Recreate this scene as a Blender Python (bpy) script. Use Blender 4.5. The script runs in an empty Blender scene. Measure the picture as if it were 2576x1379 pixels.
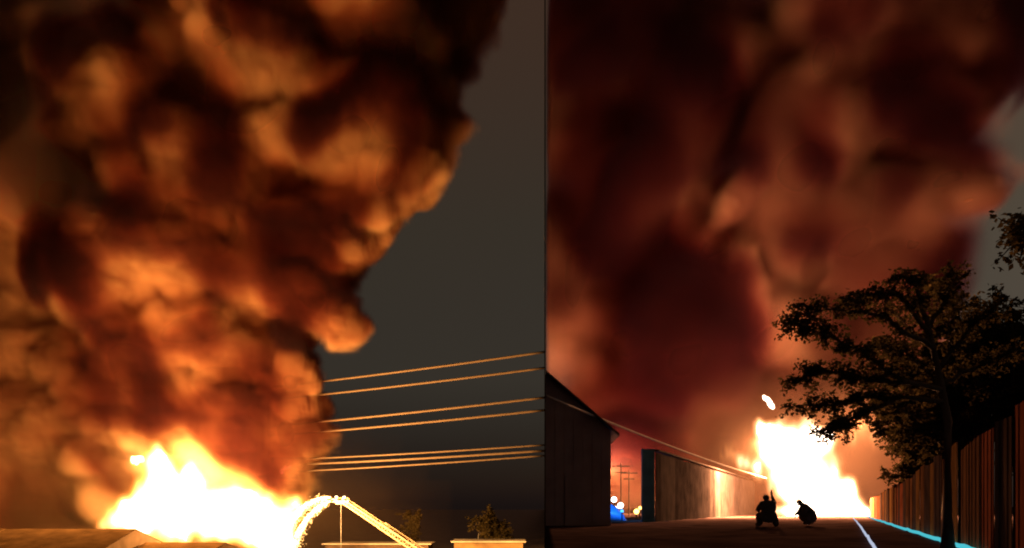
import bpy, bmesh, math, random
import numpy as np
from mathutils import Vector, Matrix

LEFT_LAMPS = [(160, 474, 168, 3.2e5), (210, 484, 168, 3.2e5), (275, 495, 168, 4.8e5), (125, 462, 160, 3.2e5), (302, 486, 178, 1.8e5)]  # last two are fill lamps added to brighten the smoke's sides
RIGHT_LAMPS = [(758, 445, 77, 1.5e5), (815, 470, 79, 6e4), (860, 425, 81, 7e4), (604, 478, 108, 6.0e4)]
SOOT_SHADE_LEFT = [(11, 21, 1.0), (32, 59, 0), (32, 21, 0), (64, 32, 0), (117, 32, 0), (95, 85, 3.4), (85, 119, 3.4), (32, 106, 0), (13, 170, 0), (53, 180, 0), (70, 191, 0), (17, 244, 0.59), (62, 233, 2.16), (59, 265, 2.95), (89, 138, 0.84), (127, 149, 0.29), (127, 202, 0), (170, 127, 1.54), (180, 64, 0), (223, 38, 0.35), (191, 11, 3.4), (255, 21, 3.4), (308, 17, 3.4), (308, 68, 3.03), (265, 64, 3.4), (382, 32, 0), (403, 49, 0), (456, 21, 1.22), (414, 74, 0), (403, 102, 3.4), (441, 132, 1.03), (340, 106, 0), (286, 132, 1.45), (329, 153, 3.4), (361, 132, 3.4), (382, 138, 3.4), (414, 157, 3.4), (441, 168, 0), (382, 180, 0.55), (424, 204, 1.23), (399, 212, 3.4), (393, 231, 0), (382, 238, 1.35), (350, 233, 3.4), (361, 261, 1.51), (318, 255, 3.4), (276, 191, 1.0), (276, 244, 3.4), (233, 191, 3.35), (233, 250, 1.55), (191, 191, 1.61), (191, 244, 1.66), (117, 238, 0.32), (127, 261, 2.65), (21, 303, 0.91), (64, 293, 3.4), (72, 327, 0.52), (110, 325, 3.4), (106, 293, 3.4), (149, 303, 1.12), (176, 320, 1.19), (191, 299, 0.41), (229, 293, 3.4), (244, 320, 0), (282, 314, 3.4), (286, 293, 3.4), (335, 331, 1.69), (308, 320, 2.58), (318, 284, 2.69), (202, 342, 3.24), (191, 378, 1.85), (132, 356, 2.94), (95, 367, 2.29), (21, 367, 1.61), (64, 390, 1.34), (117, 399, 2.61), (244, 378, 2.24), (255, 410, 2.89), (212, 416, 2.85), (291, 382, 1.47), (284, 416, 1.54), (286, 452, 2.43), (149, 431, 3.07), (233, 452, 2.8), (265, 473, 2.8), (64, 431, 1.49), (17, 441, 1.57), (42, 484, 0), (85, 473, 1.7), (13, 501, 2.01), (64, 509, 0), (13, 516, 3.4), (200, 135, 1.45), (217, 155, 1.51), (185, 152, 3.4), (110, 160, 1.78), (233, 150, 2.27), (150, 235, 3.4), (200, 270, 3.4), (240, 340, 2.31), (130, 320, 1.91), (100, 215, 0), (350, 190, 1.14), (420, 130, 3.4), (330, 40, 0), (290, 45, 3.4), (150, 80, 3.4), (140, 110, 0.02), (225, 95, 0.27), (115, 525, 0.0), (150, 500, 0.0), (140, 520, 0.0), (165, 470, 0.0), (180, 520, 0.0), (200, 495, 0.0), (220, 530, 0.0), (250, 515, 0.0), (275, 530, 0.0), (230, 490, 0.0), (190, 480, 0.0), (160, 455, 0.0), (129, 462, 0.0), (290, 510, 0.0), (300, 480, 0.0)]  # shade painted into the dark smoke: column, row, strength
SOOT_SHADE_RIGHT = [(569, 16, 1.34), (639, 50, 2.15), (719, 16, 1.28), (599, 120, 0.66), (699, 100, 3.33), (559, 180, 1.54), (639, 180, 2.87), (551, 249, 1.04), (609, 239, 3.37), (649, 235, 2.19), (679, 267, 3.01), (819, 50, 3.18), (819, 20, 1.43), (769, 50, 0), (819, 90, 0.31), (829, 130, 0.26), (779, 150, 1.93), (709, 150, 2.2), (739, 180, 2.84), (735, 210, 3.4), (709, 229, 0), (765, 190, 1.19), (799, 220, 1.33), (799, 180, 3.08), (849, 200, 1.04), (879, 170, 1.21), (889, 190, 2.89), (899, 110, 3.12), (889, 50, 1.99), (939, 130, 3.4), (978, 160, 3.4), (988, 186, 1.48), (929, 176, 0), (969, 206, 0.12), (919, 216, 1.13), (909, 239, 1.98), (859, 249, 1.64), (959, 30, 1.54), (988, 56, 0), (1014, 46, 3.4), (955, 259, 2.74), (789, 259, 3.4), (739, 249, 0), (759, 273, 1.72), (560, 284, 1.99), (560, 322, 0), (570, 356, 0.12), (600, 302, 0.72), (606, 352, 0.54), (596, 388, 1.75), (650, 302, 2.98), (660, 342, 3.4), (710, 332, 3.4), (710, 292, 3.4), (636, 368, 3.4), (620, 412, 2.48), (660, 402, 3.4), (690, 368, 2.25), (730, 372, 2.88), (740, 342, 3.4), (760, 312, 0.93), (770, 338, 0.32), (730, 400, 2.83), (710, 428, 0.76), (736, 438, 3.4), (680, 432, 3.27), (760, 384, 1.94), (790, 284, 0), (840, 284, 1.87), (628, 452, 3.4), (690, 340, 3.4), (665, 310, 3.4), (700, 365, 3.4), (760, 230, 1.77), (600, 60, 3.4), (660, 130, 2.81), (780, 90, 1.5), (930, 90, 2.06), (950, 160, 3.4), (740, 225, 0), (640, 320, 3.4), (627, 478, 1.57), (630, 500, 0.45), (1010, 125, 0.0), (1000, 150, 0.0), (990, 255, 0.0), (1005, 265, 0.0)]
# ------------------------------------------------------------------ camera, sky, light, exposure
S = bpy.context.scene
C = S.collection
EYE = 0.9                                   # height of the eye above the terrace
FPX = 900.0                                 # focal length for a picture 1024 wide
HZ = 506.7                                  # row of the horizon
cam_d = bpy.data.cameras.new('camera')
cam = bpy.data.objects.new('camera', cam_d)
C.objects.link(cam)
cam.location = (0, 0, EYE)
cam.rotation_euler = (math.radians(90), 0, 0)
cam_d.sensor_width = 36.0
cam_d.lens = 36.0 * FPX / 1024
cam_d.shift_y = (HZ - 274.0) / 1024
cam_d.clip_start = 0.05
cam_d.clip_end = 6000
S.camera = cam

world = bpy.data.worlds.new('World')
S.world = world
world.use_nodes = True
wn, wl = world.node_tree.nodes, world.node_tree.links
wn.clear()
w_out = wn.new('ShaderNodeOutputWorld')
w_bg = wn.new('ShaderNodeBackground')
w_sky = wn.new('ShaderNodeTexSky')
w_sky.sky_type = 'NISHITA'
w_sky.sun_disc = False
w_sky.sun_elevation = math.radians(-4)
w_sky.sun_rotation = math.radians(40)
w_bg2 = wn.new('ShaderNodeBackground')
w_add = wn.new('ShaderNodeAddShader')
w_bg2.inputs['Strength'].default_value = 0.05
wl.new(w_sky.outputs[0], w_bg2.inputs['Color'])
w_tc = wn.new('ShaderNodeTexCoord')
w_sep = wn.new('ShaderNodeSeparateXYZ')
wl.new(w_tc.outputs['Generated'], w_sep.inputs[0])
w_rmp = wn.new('ShaderNodeValToRGB')          # town glow under a night overcast, by elevation
r = w_rmp.color_ramp
r.elements[0].position = 0.0
r.elements[0].color = (0.0080, 0.0055, 0.0050, 1)
r.elements[1].position = 0.62
r.elements[1].color = (0.050, 0.0235, 0.0130, 1)
for p, c in ((0.06, (0.0125, 0.0098, 0.0092, 1)), (0.14, (0.030, 0.0245, 0.018, 1)), (0.30, (0.034, 0.0255, 0.0165, 1)), (0.45, (0.043, 0.0240, 0.0145, 1))):
    e = r.elements.new(p); e.color = c
wl.new(w_sep.outputs['Z'], w_rmp.inputs[0])
w_mr = wn.new('ShaderNodeMapRange')           # the glow grows towards the town on the right
w_mr.inputs['From Min'].default_value = 0.15
w_mr.inputs['From Max'].default_value = 0.60
w_mr.inputs['To Min'].default_value = 1.0
w_mr.inputs['To Max'].default_value = 2.6
wl.new(w_sep.outputs['X'], w_mr.inputs['Value'])
wl.new(w_rmp.outputs[0], w_bg.inputs['Color'])
wl.new(w_mr.outputs[0], w_bg.inputs['Strength'])
wl.new(w_bg.outputs[0], w_add.inputs[0])
wl.new(w_bg2.outputs[0], w_add.inputs[1])
wl.new(w_add.outputs[0], w_out.inputs['Surface'])

S.view_settings.view_transform = 'Standard'
S.view_settings.look = 'None'
S.view_settings.exposure = 0.0
S.view_settings.gamma = 1.0
S.view_settings.use_curve_mapping = False
S.render.engine = 'CYCLES'
cy = S.cycles
cy.use_denoising = True
cy.denoiser = 'OPENIMAGEDENOISE'
cy.max_bounces = 5
cy.diffuse_bounces = 2
cy.glossy_bounces = 2
cy.transmission_bounces = 3
cy.transparent_max_bounces = 12
cy.volume_bounces = VOLB = 3
cy.volume_step_rate = 1.2
cy.volume_max_steps = 320
cy.sample_clamp_indirect = 4.0
cy.use_adaptive_sampling = True
cy.adaptive_threshold = 0.025
cy.light_sampling_threshold = 0.0
cy.filter_width = 2.0

def W(px, py, d):
    """the place seen at pixel (px, py) of a 1024 x 548 picture, d metres away"""
    return Vector(((px - 512.0) / FPX * d, d, EYE + (HZ - py) / FPX * d))

def lamp(name, loc, power, color, radius=0.4):
    l = bpy.data.lights.new(name, 'POINT')
    l.energy = power; l.color = color; l.shadow_soft_size = radius
    o = bpy.data.objects.new(name, l)
    o.location = loc
    C.objects.link(o)
    return o

# firelight (the two burning places and the flames behind the shed), and added fill lamps on the left
LD = 200.0                                  # metres to the large fire
RD = 84.0                                   # metres to the fire at the street's end
SEAM = (545.0 - 512.0) / FPX                # direction of the added divider between the two places
for px, py, d, e in LEFT_LAMPS:
    lamp('fire_and_fill_light', W(px, py, d), e, (1.0, 0.46, 0.12), 0.6)
for px, py, d, e in RIGHT_LAMPS:
    lamp('fire_and_fill_light', W(px, py, d), e, (1.0, 0.40, 0.15), 0.3)

# ------------------------------------------------------------------ tools
def tag(o, label=None, cat=None, group=None, kind=None):
    if label: o['label'] = label
    if cat: o['category'] = cat
    if group: o['group'] = group
    if kind: o['kind'] = kind
    return o

def lattice(shape, cell, dx, rng):
    """smooth value noise in -1..1 on a grid of `shape` voxels of size dx with lattice spacing `cell` (a number or one per axis)"""
    cell = np.broadcast_to(np.array(cell, float), (3,))
    mats, dims = [], []
    for n, c in zip(shape, cell):
        t = np.arange(n) * dx / c
        m = int(t[-1]) + 2
        i = t.astype(int)
        f = t - i
        f = f * f * f * (f * (f * 6 - 15) + 10)
        M = np.zeros((n, m), np.float32)
        M[np.arange(n), i] = 1 - f
        M[np.arange(n), i + 1] += f
        mats.append(M); dims.append(m)
    L = rng.uniform(-1, 1, dims).astype(np.float32)
    L = np.tensordot(mats[0], L, (1, 0))
    L = np.tensordot(L, mats[1], (1, 1)).transpose(0, 2, 1)
    return np.tensordot(L, mats[2], (2, 1))

def sstep(a, b, x):
    t = np.clip((x - a) / (b - a), 0, 1)
    return t * t * (3 - 2 * t)

class Grid:
    def __init__(self, lo, hi, dx, seed):
        self.lo = np.array(lo, float); self.dx = dx
        self.n = [int(round((h - l) / dx)) + 1 for l, h in zip(lo, hi)]
        self.hi = self.lo + (np.array(self.n) - 1) * dx
        self.rng = np.random.default_rng(seed)
        self.ax = [(self.lo[k] + np.arange(self.n[k]) * dx).astype(np.float32) for k in range(3)]
        self.X, self.Y, self.Z = np.meshgrid(*self.ax, indexing='ij')
    def noise(self, cell):
        return lattice(self.n, cell, self.dx, self.rng)
    def fbm(self, cell, octaves, gain=0.5):
        out, a = 0, 1.0
        cell = np.array(cell, float)
        for _ in range(octaves):
            out = out + a * self.noise(cell); a *= gain; cell = cell / 2
        return out
    def billow(self, cell, octaves, gain=0.5):
        out, a = 0, 1.0
        cell = np.array(cell, float)
        for _ in range(octaves):
            out = out + a * (np.abs(self.noise(cell)) * 2 - 0.6); a *= gain; cell = cell / 2
        return out
    def warp(self, cell, amp, octaves=2):
        self.amp = amp * 1.3
        self.wX = self.X + amp * self.fbm(cell, octaves)
        self.wY = self.Y + amp * self.fbm(cell, octaves)
        self.wZ = self.Z + amp * self.fbm(cell, octaves)
    def puffs(self, rows, d, smooth=0.0, buds=0, seed=1, bud_size=(0.16, 0.40)):
        """rows: (px, py, rx, ry, turn in degrees, depth offset, depth radius, weight): soft ellipsoids, joined; each may carry
        smaller round buds all over it. Returns max of weight*(1-r)"""
        F = np.full(self.n, -1.0, np.float32)
        rg = np.random.default_rng(seed)
        def add(c, ax, az, ca, sa, ay, wt, sm):
            reach = 1.45 * max(ax, az) + self.amp, 1.45 * ay + self.amp
            sl = []
            for k, (v, rr) in enumerate(((c.x, reach[0]), (c.y, reach[1]), (c.z, reach[0]))):
                a = int(max(0, (v - rr - self.lo[k]) / self.dx)); b = int(min(self.n[k], (v + rr - self.lo[k]) / self.dx + 2))
                if b <= a: return
                sl.append(slice(a, b))
            sl = tuple(sl)
            dx, dy, dz = self.wX[sl] - c.x, self.wY[sl] - c.y, self.wZ[sl] - c.z
            p = (dx * ca + dz * sa) / ax; q = (-dx * sa + dz * ca) / az
            f = wt * (1 - np.sqrt(p * p + q * q + (dy / ay) ** 2))
            G = F[sl]
            if sm:
                h = np.clip(0.5 + 0.5 * (f - G) / sm, 0, 1)
                F[sl] = G * (1 - h) + f * h + sm * h * (1 - h)
            else:
                F[sl] = np.maximum(G, f)
        for px, py, rx, ry, ang, off, rd, wt in rows:
            c = W(px, py, d + off)
            k = (d + off) / FPX
            a = math.radians(ang); ca, sa = math.cos(a), math.sin(a)
            add(c, rx * k, ry * k, ca, sa, rd, wt, smooth)
            for _ in range(buds):
                v = rg.normal(size=3); v /= np.linalg.norm(v)
                if v[1] > 0.45: v[1] = -v[1]
                r = min(rx, ry) * k * rg.uniform(*bud_size)
                lx, lz = v[0] * rx * k * 0.92, v[2] * ry * k * 0.92
                add(c + Vector((lx * ca - lz * sa, v[1] * rd * 0.92, lx * sa + lz * ca)), r * rg.uniform(.9, 1.3), r * rg.uniform(.8, 1.1), 1.0, 0.0, r, wt, 0.0)
        return F

def grid_mesh(name, g, D):
    me = bpy.data.meshes.new(name)
    me.vertices.add(D.size)
    at = me.attributes.new('amount', 'FLOAT', 'POINT')
    at.data.foreach_set('value', np.ascontiguousarray(D.transpose(2, 1, 0), dtype=np.float32).ravel())   # x runs fastest
    return me

def grid_object(name, g, D, mat, parent=None, threshold=None):
    """links the grid as a volume or, with a threshold, as the surface inside it"""
    me = grid_mesh(name, g, D)
    o = bpy.data.objects.new(name, me)
    C.objects.link(o)
    me.materials.append(mat)
    ng = bpy.data.node_groups.new(name, 'GeometryNodeTree')
    ng.interface.new_socket('Geometry', in_out='INPUT', socket_type='NodeSocketGeometry')
    ng.interface.new_socket('Geometry', in_out='OUTPUT', socket_type='NodeSocketGeometry')
    N, L = ng.nodes, ng.links
    gi, go = N.new('NodeGroupInput'), N.new('NodeGroupOutput')
    pos = N.new('GeometryNodeInputPosition')
    sub = N.new('ShaderNodeVectorMath'); sub.operation = 'SUBTRACT'
    sub.inputs[1].default_value = tuple(g.lo)
    L.new(pos.outputs[0], sub.inputs[0])
    scl = N.new('ShaderNodeVectorMath'); scl.operation = 'SCALE'
    scl.inputs['Scale'].default_value = 1.0 / g.dx
    L.new(sub.outputs[0], scl.inputs[0])
    add = N.new('ShaderNodeVectorMath'); add.operation = 'ADD'
    add.inputs[1].default_value = (0.5, 0.5, 0.5)
    L.new(scl.outputs[0], add.inputs[0])
    flo = N.new('ShaderNodeVectorMath'); flo.operation = 'FLOOR'
    L.new(add.outputs[0], flo.inputs[0])
    # index = x + nx * (y + ny * z), kept below 2^24
    sep = N.new('ShaderNodeSeparateXYZ'); L.new(flo.outputs[0], sep.inputs[0])
    m1 = N.new('ShaderNodeMath'); m1.operation = 'MULTIPLY_ADD'
    L.new(sep.outputs[2], m1.inputs[0]); m1.inputs[1].default_value = g.n[1]; L.new(sep.outputs[1], m1.inputs[2])
    m2 = N.new('ShaderNodeMath'); m2.operation = 'MULTIPLY_ADD'
    L.new(m1.outputs[0], m2.inputs[0]); m2.inputs[1].default_value = g.n[0]; L.new(sep.outputs[0], m2.inputs[2])
    na = N.new('GeometryNodeInputNamedAttribute'); na.data_type = 'FLOAT'; na.inputs['Name'].default_value = 'amount'
    si = N.new('GeometryNodeSampleIndex'); si.data_type = 'FLOAT'; si.domain = 'POINT'; si.clamp = True
    L.new(gi.outputs[0], si.inputs['Geometry'])
    L.new(na.outputs[0], si.inputs['Value'])
    L.new(m2.outputs[0], si.inputs['Index'])
    vc = N.new('GeometryNodeVolumeCube')
    L.new(si.outputs[0], vc.inputs['Density'])
    vc.inputs['Background'].default_value = 0.0
    vc.inputs['Min'].default_value = tuple(g.lo); vc.inputs['Max'].default_value = tuple(g.hi)
    for k, s in enumerate(('Resolution X', 'Resolution Y', 'Resolution Z')):
        vc.inputs[s].default_value = g.n[k]
    last = vc.outputs[0]
    if threshold is not None:
        vm = N.new('GeometryNodeVolumeToMesh')
        vm.inputs['Threshold'].default_value = threshold
        vm.inputs['Adaptivity'].default_value = 0.25
        L.new(last, vm.inputs['Volume']); last = vm.outputs[0]
        sm = N.new('GeometryNodeSetShadeSmooth'); L.new(last, sm.inputs['Geometry']); last = sm.outputs[0]
    st = N.new('GeometryNodeSetMaterial'); st.inputs['Material'].default_value = mat
    L.new(last, st.inputs['Geometry'])
    L.new(st.outputs[0], go.inputs[0])
    md = o.modifiers.new('grid', 'NODES'); md.node_group = ng
    if parent is not None: o.parent = parent
    return o

def vol_mat(name, scatter=None, s_k=0.0, absorb=None, a_k=0.0, aniso=0.0, emit=None, e_k=0.0):
    m = bpy.data.materials.new(name); m.use_nodes = True
    n, l = m.node_tree.nodes, m.node_tree.links
    n.clear()
    out = n.new('ShaderNodeOutputMaterial')
    at = n.new('ShaderNodeAttribute'); at.attribute_name = 'density'
    sh = []
    def dens(k):
        mm = n.new('ShaderNodeMath'); mm.operation = 'MULTIPLY'; mm.inputs[1].default_value = k
        l.new(at.outputs['Fac'], mm.inputs[0]); return mm.outputs[0]
    if scatter:
        s = n.new('ShaderNodeVolumeScatter'); s.inputs['Color'].default_value = (*scatter, 1); s.inputs['Anisotropy'].default_value = aniso
        l.new(dens(s_k), s.inputs['Density']); sh.append(s)
    if absorb:
        s = n.new('ShaderNodeVolumeAbsorption'); s.inputs['Color'].default_value = (*absorb, 1)
        l.new(dens(a_k), s.inputs['Density']); sh.append(s)
    if emit:
        s = n.new('ShaderNodeEmission')
        rp = n.new('ShaderNodeValToRGB'); rp.color_ramp.elements[0].color = (*emit[0], 1); rp.color_ramp.elements[1].color = (*emit[1], 1)
        l.new(at.outputs['Fac'], rp.inputs[0]); l.new(rp.outputs[0], s.inputs['Color'])
        l.new(dens(e_k), s.inputs['Strength']); sh.append(s)
    last = sh[0].outputs[0]
    for s in sh[1:]:
        ad = n.new('ShaderNodeAddShader'); l.new(last, ad.inputs[0]); l.new(s.outputs[0], ad.inputs[1]); last = ad.outputs[0]
    l.new(last, out.inputs['Volume'])
    m.cycles.volume_interpolation = 'LINEAR'
    return m

def emit_mat(name, color, k):
    m = bpy.data.materials.new(name); m.use_nodes = True
    n, l = m.node_tree.nodes, m.node_tree.links
    n.clear()
    out = n.new('ShaderNodeOutputMaterial'); e = n.new('ShaderNodeEmission')
    e.inputs['Color'].default_value = (*color, 1); e.inputs['Strength'].default_value = k
    l.new(e.outputs[0], out.inputs['Surface'])
    m.cycles.emission_sampling = 'NONE'
    return m

def mat(name, color, rough=0.7, metal=0.0, var=0.25, scale=3.0, bump=0.0, spec=0.5, stretch=(1, 1, 1)):
    """a plain material with uneven colour and fine relief"""
    m = bpy.data.materials.new(name); m.use_nodes = True
    n, l = m.node_tree.nodes, m.node_tree.links
    b = n['Principled BSDF']
    b.inputs['Roughness'].default_value = rough; b.inputs['Metallic'].default_value = metal
    b.inputs['Specular IOR Level'].default_value = spec
    tc = n.new('ShaderNodeTexCoord'); mp = n.new('ShaderNodeMapping'); mp.inputs['Scale'].default_value = stretch
    l.new(tc.outputs['Object'], mp.inputs[0])
    nz = n.new('ShaderNodeTexNoise'); nz.inputs['Scale'].default_value = scale; nz.inputs['Detail'].default_value = 6
    l.new(mp.outputs[0], nz.inputs['Vector'])
    rp = n.new('ShaderNodeValToRGB')
    rp.color_ramp.elements[0].position = 0.3; rp.color_ramp.elements[1].position = 0.7
    rp.color_ramp.elements[0].color = (*[c * (1 - var) for c in color], 1)
    rp.color_ramp.elements[1].color = (*[min(1, c * (1 + var)) for c in color], 1)
    l.new(nz.outputs[0], rp.inputs[0]); l.new(rp.outputs[0], b.inputs['Base Color'])
    if bump:
        bp = n.new('ShaderNodeBump'); bp.inputs['Strength'].default_value = bump
        l.new(nz.outputs[0], bp.inputs['Height']); l.new(bp.outputs[0], b.inputs['Normal'])
    return m

# ------------------------------------------------------------------ smoke and fire
def put(name, g, D, scatter_mat, F, core_mat, label, cat):
    core = grid_object(name, g, np.clip(F, -1, 1), core_mat, None, 0.74)
    tag(core, label, cat, None, 'stuff')
    grid_object('smoke_veil', g, D, scatter_mat, core)
    return core

# colour of smoke: brown, lets red through best
m_smokeL = vol_mat('brown_smoke', (0.96, 0.66, 0.36), 0.17, (0.95, 0.42, 0.15), 0.05)
m_soot_shadeL = vol_mat('black_smoke_shade', (0.42, 0.26, 0.34), 0.004, (0.34, 0.0, 0.0), 0.21)  # black smoke that also carries the painted shade
m_smokeR = vol_mat('red_smoke', (0.96, 0.66, 0.46), 0.26, (0.94, 0.42, 0.22), 0.08)
m_soot_shadeR = vol_mat('dark_smoke_shade', (0.36, 0.24, 0.40), 0.010, (0.36, 0.0, 0.12), 0.33)
m_core = mat('dense_smoke', (0.24, 0.10, 0.045), 1.0, 0, 0.2, 0.1, spec=0)

DXL = 0.75
x0, x1 = W(-25, 0, 240).x, W(SEAM * FPX + 512, 0, 165).x - 1.0
gL = Grid((-165, 163, -16), (3, 246, 120), DXL, 5)
gL.warp((24, 24, 24), 3.0, 4)
q = 0.3975
def rows(lst):
    return [(a[0] * q, a[1] * q, a[2] * q, a[3] * q) + tuple(a[4:]) for a in lst]
left_puffs = rows([
    # px, py, rx, ry (in a 2576-wide picture), turn, depth offset, depth radius, weight
    (500, 1150, 300, 190, 0, 12, 16, 1),
    (560, 980, 235, 170, 0, 10, 18, 1),
    (480, 820, 250, 150, 15, 4, 18, 1),
    (330, 930, 190, 260, 0, 14, 15, 1),
    (480, 560, 330, 250, 10, 4, 22, 1),
    (330, 300, 260, 330, 0, 12, 22, 1),
    (620, 230, 340, 320, 0, 3, 24, 1),
    (890, 330, 230, 180, 20, 0, 20, 1),
    (1010, 330, 160, 160, 0, 4, 18, 1),
    (985, 430, 160, 110, 50, -2, 14, 1),
    (850, 560, 170, 110, 40, 4, 15, 1),
    (900, 590, 110, 70, 45, 0, 10, 1),
    (850, 820, 85, 70, -15, 0, 7, 1),
    (770, 740, 110, 120, 0, 6, 12, 1),
    (720, 960, 70, 80, 0, 0, 7, 1),
    (690, 1100, 80, 160, 0, 6, 8, 1),
    (1000, 60, 260, 170, 25, -4, 22, 1),
    (1120, 20, 170, 90, 35, 10, 18, 1),
    
    (150, 150, 260, 300, 0, 26, 18, 1), (565, 80, 120, 80, 10, -13, 13, 1), (1035, 150, 110, 80, 20, -12, 12, 1), (140, 450, 140, 110, 0, 2, 14, 1), (30, 400, 110, 150, 0, 16, 13, 1), (320, 170, 90, 120, 0, -2, 12, 1),
    (40, 650, 250, 480, 0, 22, 14, 0.9),
    (60, 1130, 260, 200, 0, 28, 14, 0.8), (60, 700, 330, 620, 0, 26, 13, 1.5), (260, 250, 420, 420, 0, 26, 13, 1.5), (70, 370, 230, 230, 0, 20, 14, 1.4), (700, 150, 360, 300, 0, 22, 12, 1.4),
])
F = 0.28 * gL.puffs(left_puffs, LD, 0.06, 34, 7)
gL.warp((24, 24, 24), 3.0, 4)
F = F + 0.72 * gL.puffs(left_puffs, LD, 0.10, 9, 19, (.30, .62))
F = F + 0.15 * gL.billow((19, 19, 17), 5, 0.62)
deepL = gL.puffs(left_puffs, LD, 0.12) + 0.02
F = F + 0.06
D = sstep(0.0, 0.36, F) * (0.75 + 0.35 * gL.fbm((14, 14, 18), 2))
D = np.clip(D, 0, None)
bodyL = D
# thin warm haze low round the fire
hx = gL.X - W(230 * q, 0, LD).x
hz = np.exp(-(np.where(hx > 0, hx / 38, hx / 60)) ** 2 - ((gL.Y - 228) / 22) ** 2 - ((gL.Z + 4) / 17) ** 2)
D = D + 0.045 * hz * (1 + 0.4 * gL.fbm((12, 12, 8), 2))
edge = np.minimum.reduce([sstep(0, 6, gL.X - gL.lo[0]), sstep(0, 3, gL.hi[0] - gL.X), sstep(0, 5, gL.Y - gL.lo[1]), sstep(0, 5, gL.hi[1] - gL.Y)])
D = D * edge
D[D < 0.0003] = 0
deepL = deepL * edge
smoke_left = put('smoke_plume', gL, D, m_smokeL, deepL, m_core,
    'towering brown and black smoke plume rising over the widest blaze', 'smoke')
def soot_shade(g, table, d, D, sig, nz, th, ak):
    """black smoke together with shade painted in as absorption, over the plume's width and height"""
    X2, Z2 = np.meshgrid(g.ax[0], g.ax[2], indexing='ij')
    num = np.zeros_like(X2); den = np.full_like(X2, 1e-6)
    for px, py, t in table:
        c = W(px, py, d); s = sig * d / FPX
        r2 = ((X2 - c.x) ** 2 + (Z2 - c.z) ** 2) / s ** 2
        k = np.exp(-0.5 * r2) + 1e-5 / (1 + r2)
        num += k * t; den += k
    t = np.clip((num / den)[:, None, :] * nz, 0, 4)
    # the strongest painted shade also hangs as an absorbing veil on the near face
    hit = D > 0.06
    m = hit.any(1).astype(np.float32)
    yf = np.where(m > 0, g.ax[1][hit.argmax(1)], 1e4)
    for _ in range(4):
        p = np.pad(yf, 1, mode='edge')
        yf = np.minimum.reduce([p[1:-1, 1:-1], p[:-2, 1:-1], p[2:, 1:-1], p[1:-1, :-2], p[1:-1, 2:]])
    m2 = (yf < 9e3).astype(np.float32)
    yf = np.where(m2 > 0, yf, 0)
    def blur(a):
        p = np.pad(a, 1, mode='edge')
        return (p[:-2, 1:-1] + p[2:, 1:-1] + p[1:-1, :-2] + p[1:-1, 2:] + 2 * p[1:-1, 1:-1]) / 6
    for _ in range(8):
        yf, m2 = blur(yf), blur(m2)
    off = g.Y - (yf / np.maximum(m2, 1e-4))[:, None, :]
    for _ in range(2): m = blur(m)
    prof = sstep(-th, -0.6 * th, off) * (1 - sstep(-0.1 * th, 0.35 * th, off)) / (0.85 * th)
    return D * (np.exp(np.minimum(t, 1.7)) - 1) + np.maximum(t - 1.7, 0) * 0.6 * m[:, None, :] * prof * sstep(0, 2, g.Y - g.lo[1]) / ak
B = soot_shade(gL, SOOT_SHADE_LEFT, 190.0, D, 13.0, 1 + 0.26 * gL.billow((18, 16, 20), 5, .6), 7.0, 0.11)
grid_object('soot_shade', gL, B, m_soot_shadeL, smoke_left).location = (0.31, 0.37, 0.29)

# ---- the second place
gR = Grid((2, 70, 0), (66, 150, 72), 0.6, 11)
PD = 112.0
gR.warp((15, 15, 20), 3.0, 3)
right_puffs = rows([
    (1600, 250, 330, 420, 0, 6, 14, 1),
    (1450, 700, 200, 400, 0, 12, 12, 1),
    (1750, 850, 210, 230, 0, 2, 12, 1),
    (1980, 420, 220, 320, -10, 0, 13, 1),
    (2060, 120, 230, 220, 0, 2, 14, 1),
    (2130, 620, 290, 200, 0, 0, 12, 1),
    (2265, 330, 180, 160, -35, 2, 12, 1),
    (2370, 450, 150, 85, -10, 0, 9, 1), (2410, 505, 90, 45, 10, -4, 7, 1),
    (2300, 110, 240, 190, 0, 2, 12, 1), (2230, 330, 150, 160, 0, 4, 11, 1),
    (2470, 30, 110, 110, 0, 4, 10, 1),
    (2280, 640, 110, 80, 0, 0, 8, 1), (1950, 420, 560, 520, 0, 16, 10, 1.5), (2250, 150, 330, 260, 0, 14, 9, 1.3),
    (1950, 900, 190, 260, 0, 6, 11, 1),
    (1850, 1120, 330, 230, 0, 12, 12, 0.6),
    (2150, 950, 240, 330, 0, 10, 10, 0.9),
    (1580, 1180, 200, 130, 0, 6, 9, 1), (1740, 620, 190, 200, 0, 8, 12, 1),
    (1560, 880, 200, 260, 0, 14, 12, 1),
    (1850, 520, 160, 60, 32, -8, 6, 0.8),
    (1900, 760, 60, 150, 25, -8, 5, 0.8),
])
F = 0.65 * gR.puffs(right_puffs, PD, 0.15) + 0.35 * gR.puffs(right_puffs, PD, 0.15, 10, 3, (0.25, 0.55))
F = F + 0.10 * gR.billow((16, 16, 16), 3, 0.5) + 0.10 * gR.fbm((18, 18, 24), 2)
deepR = gR.puffs(right_puffs, PD, 0.15) - 0.08
D = np.clip(sstep(0.0, 0.65, F) * (0.75 + 0.3 * gR.fbm((9, 9, 12), 2)), 0, None)
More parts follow.
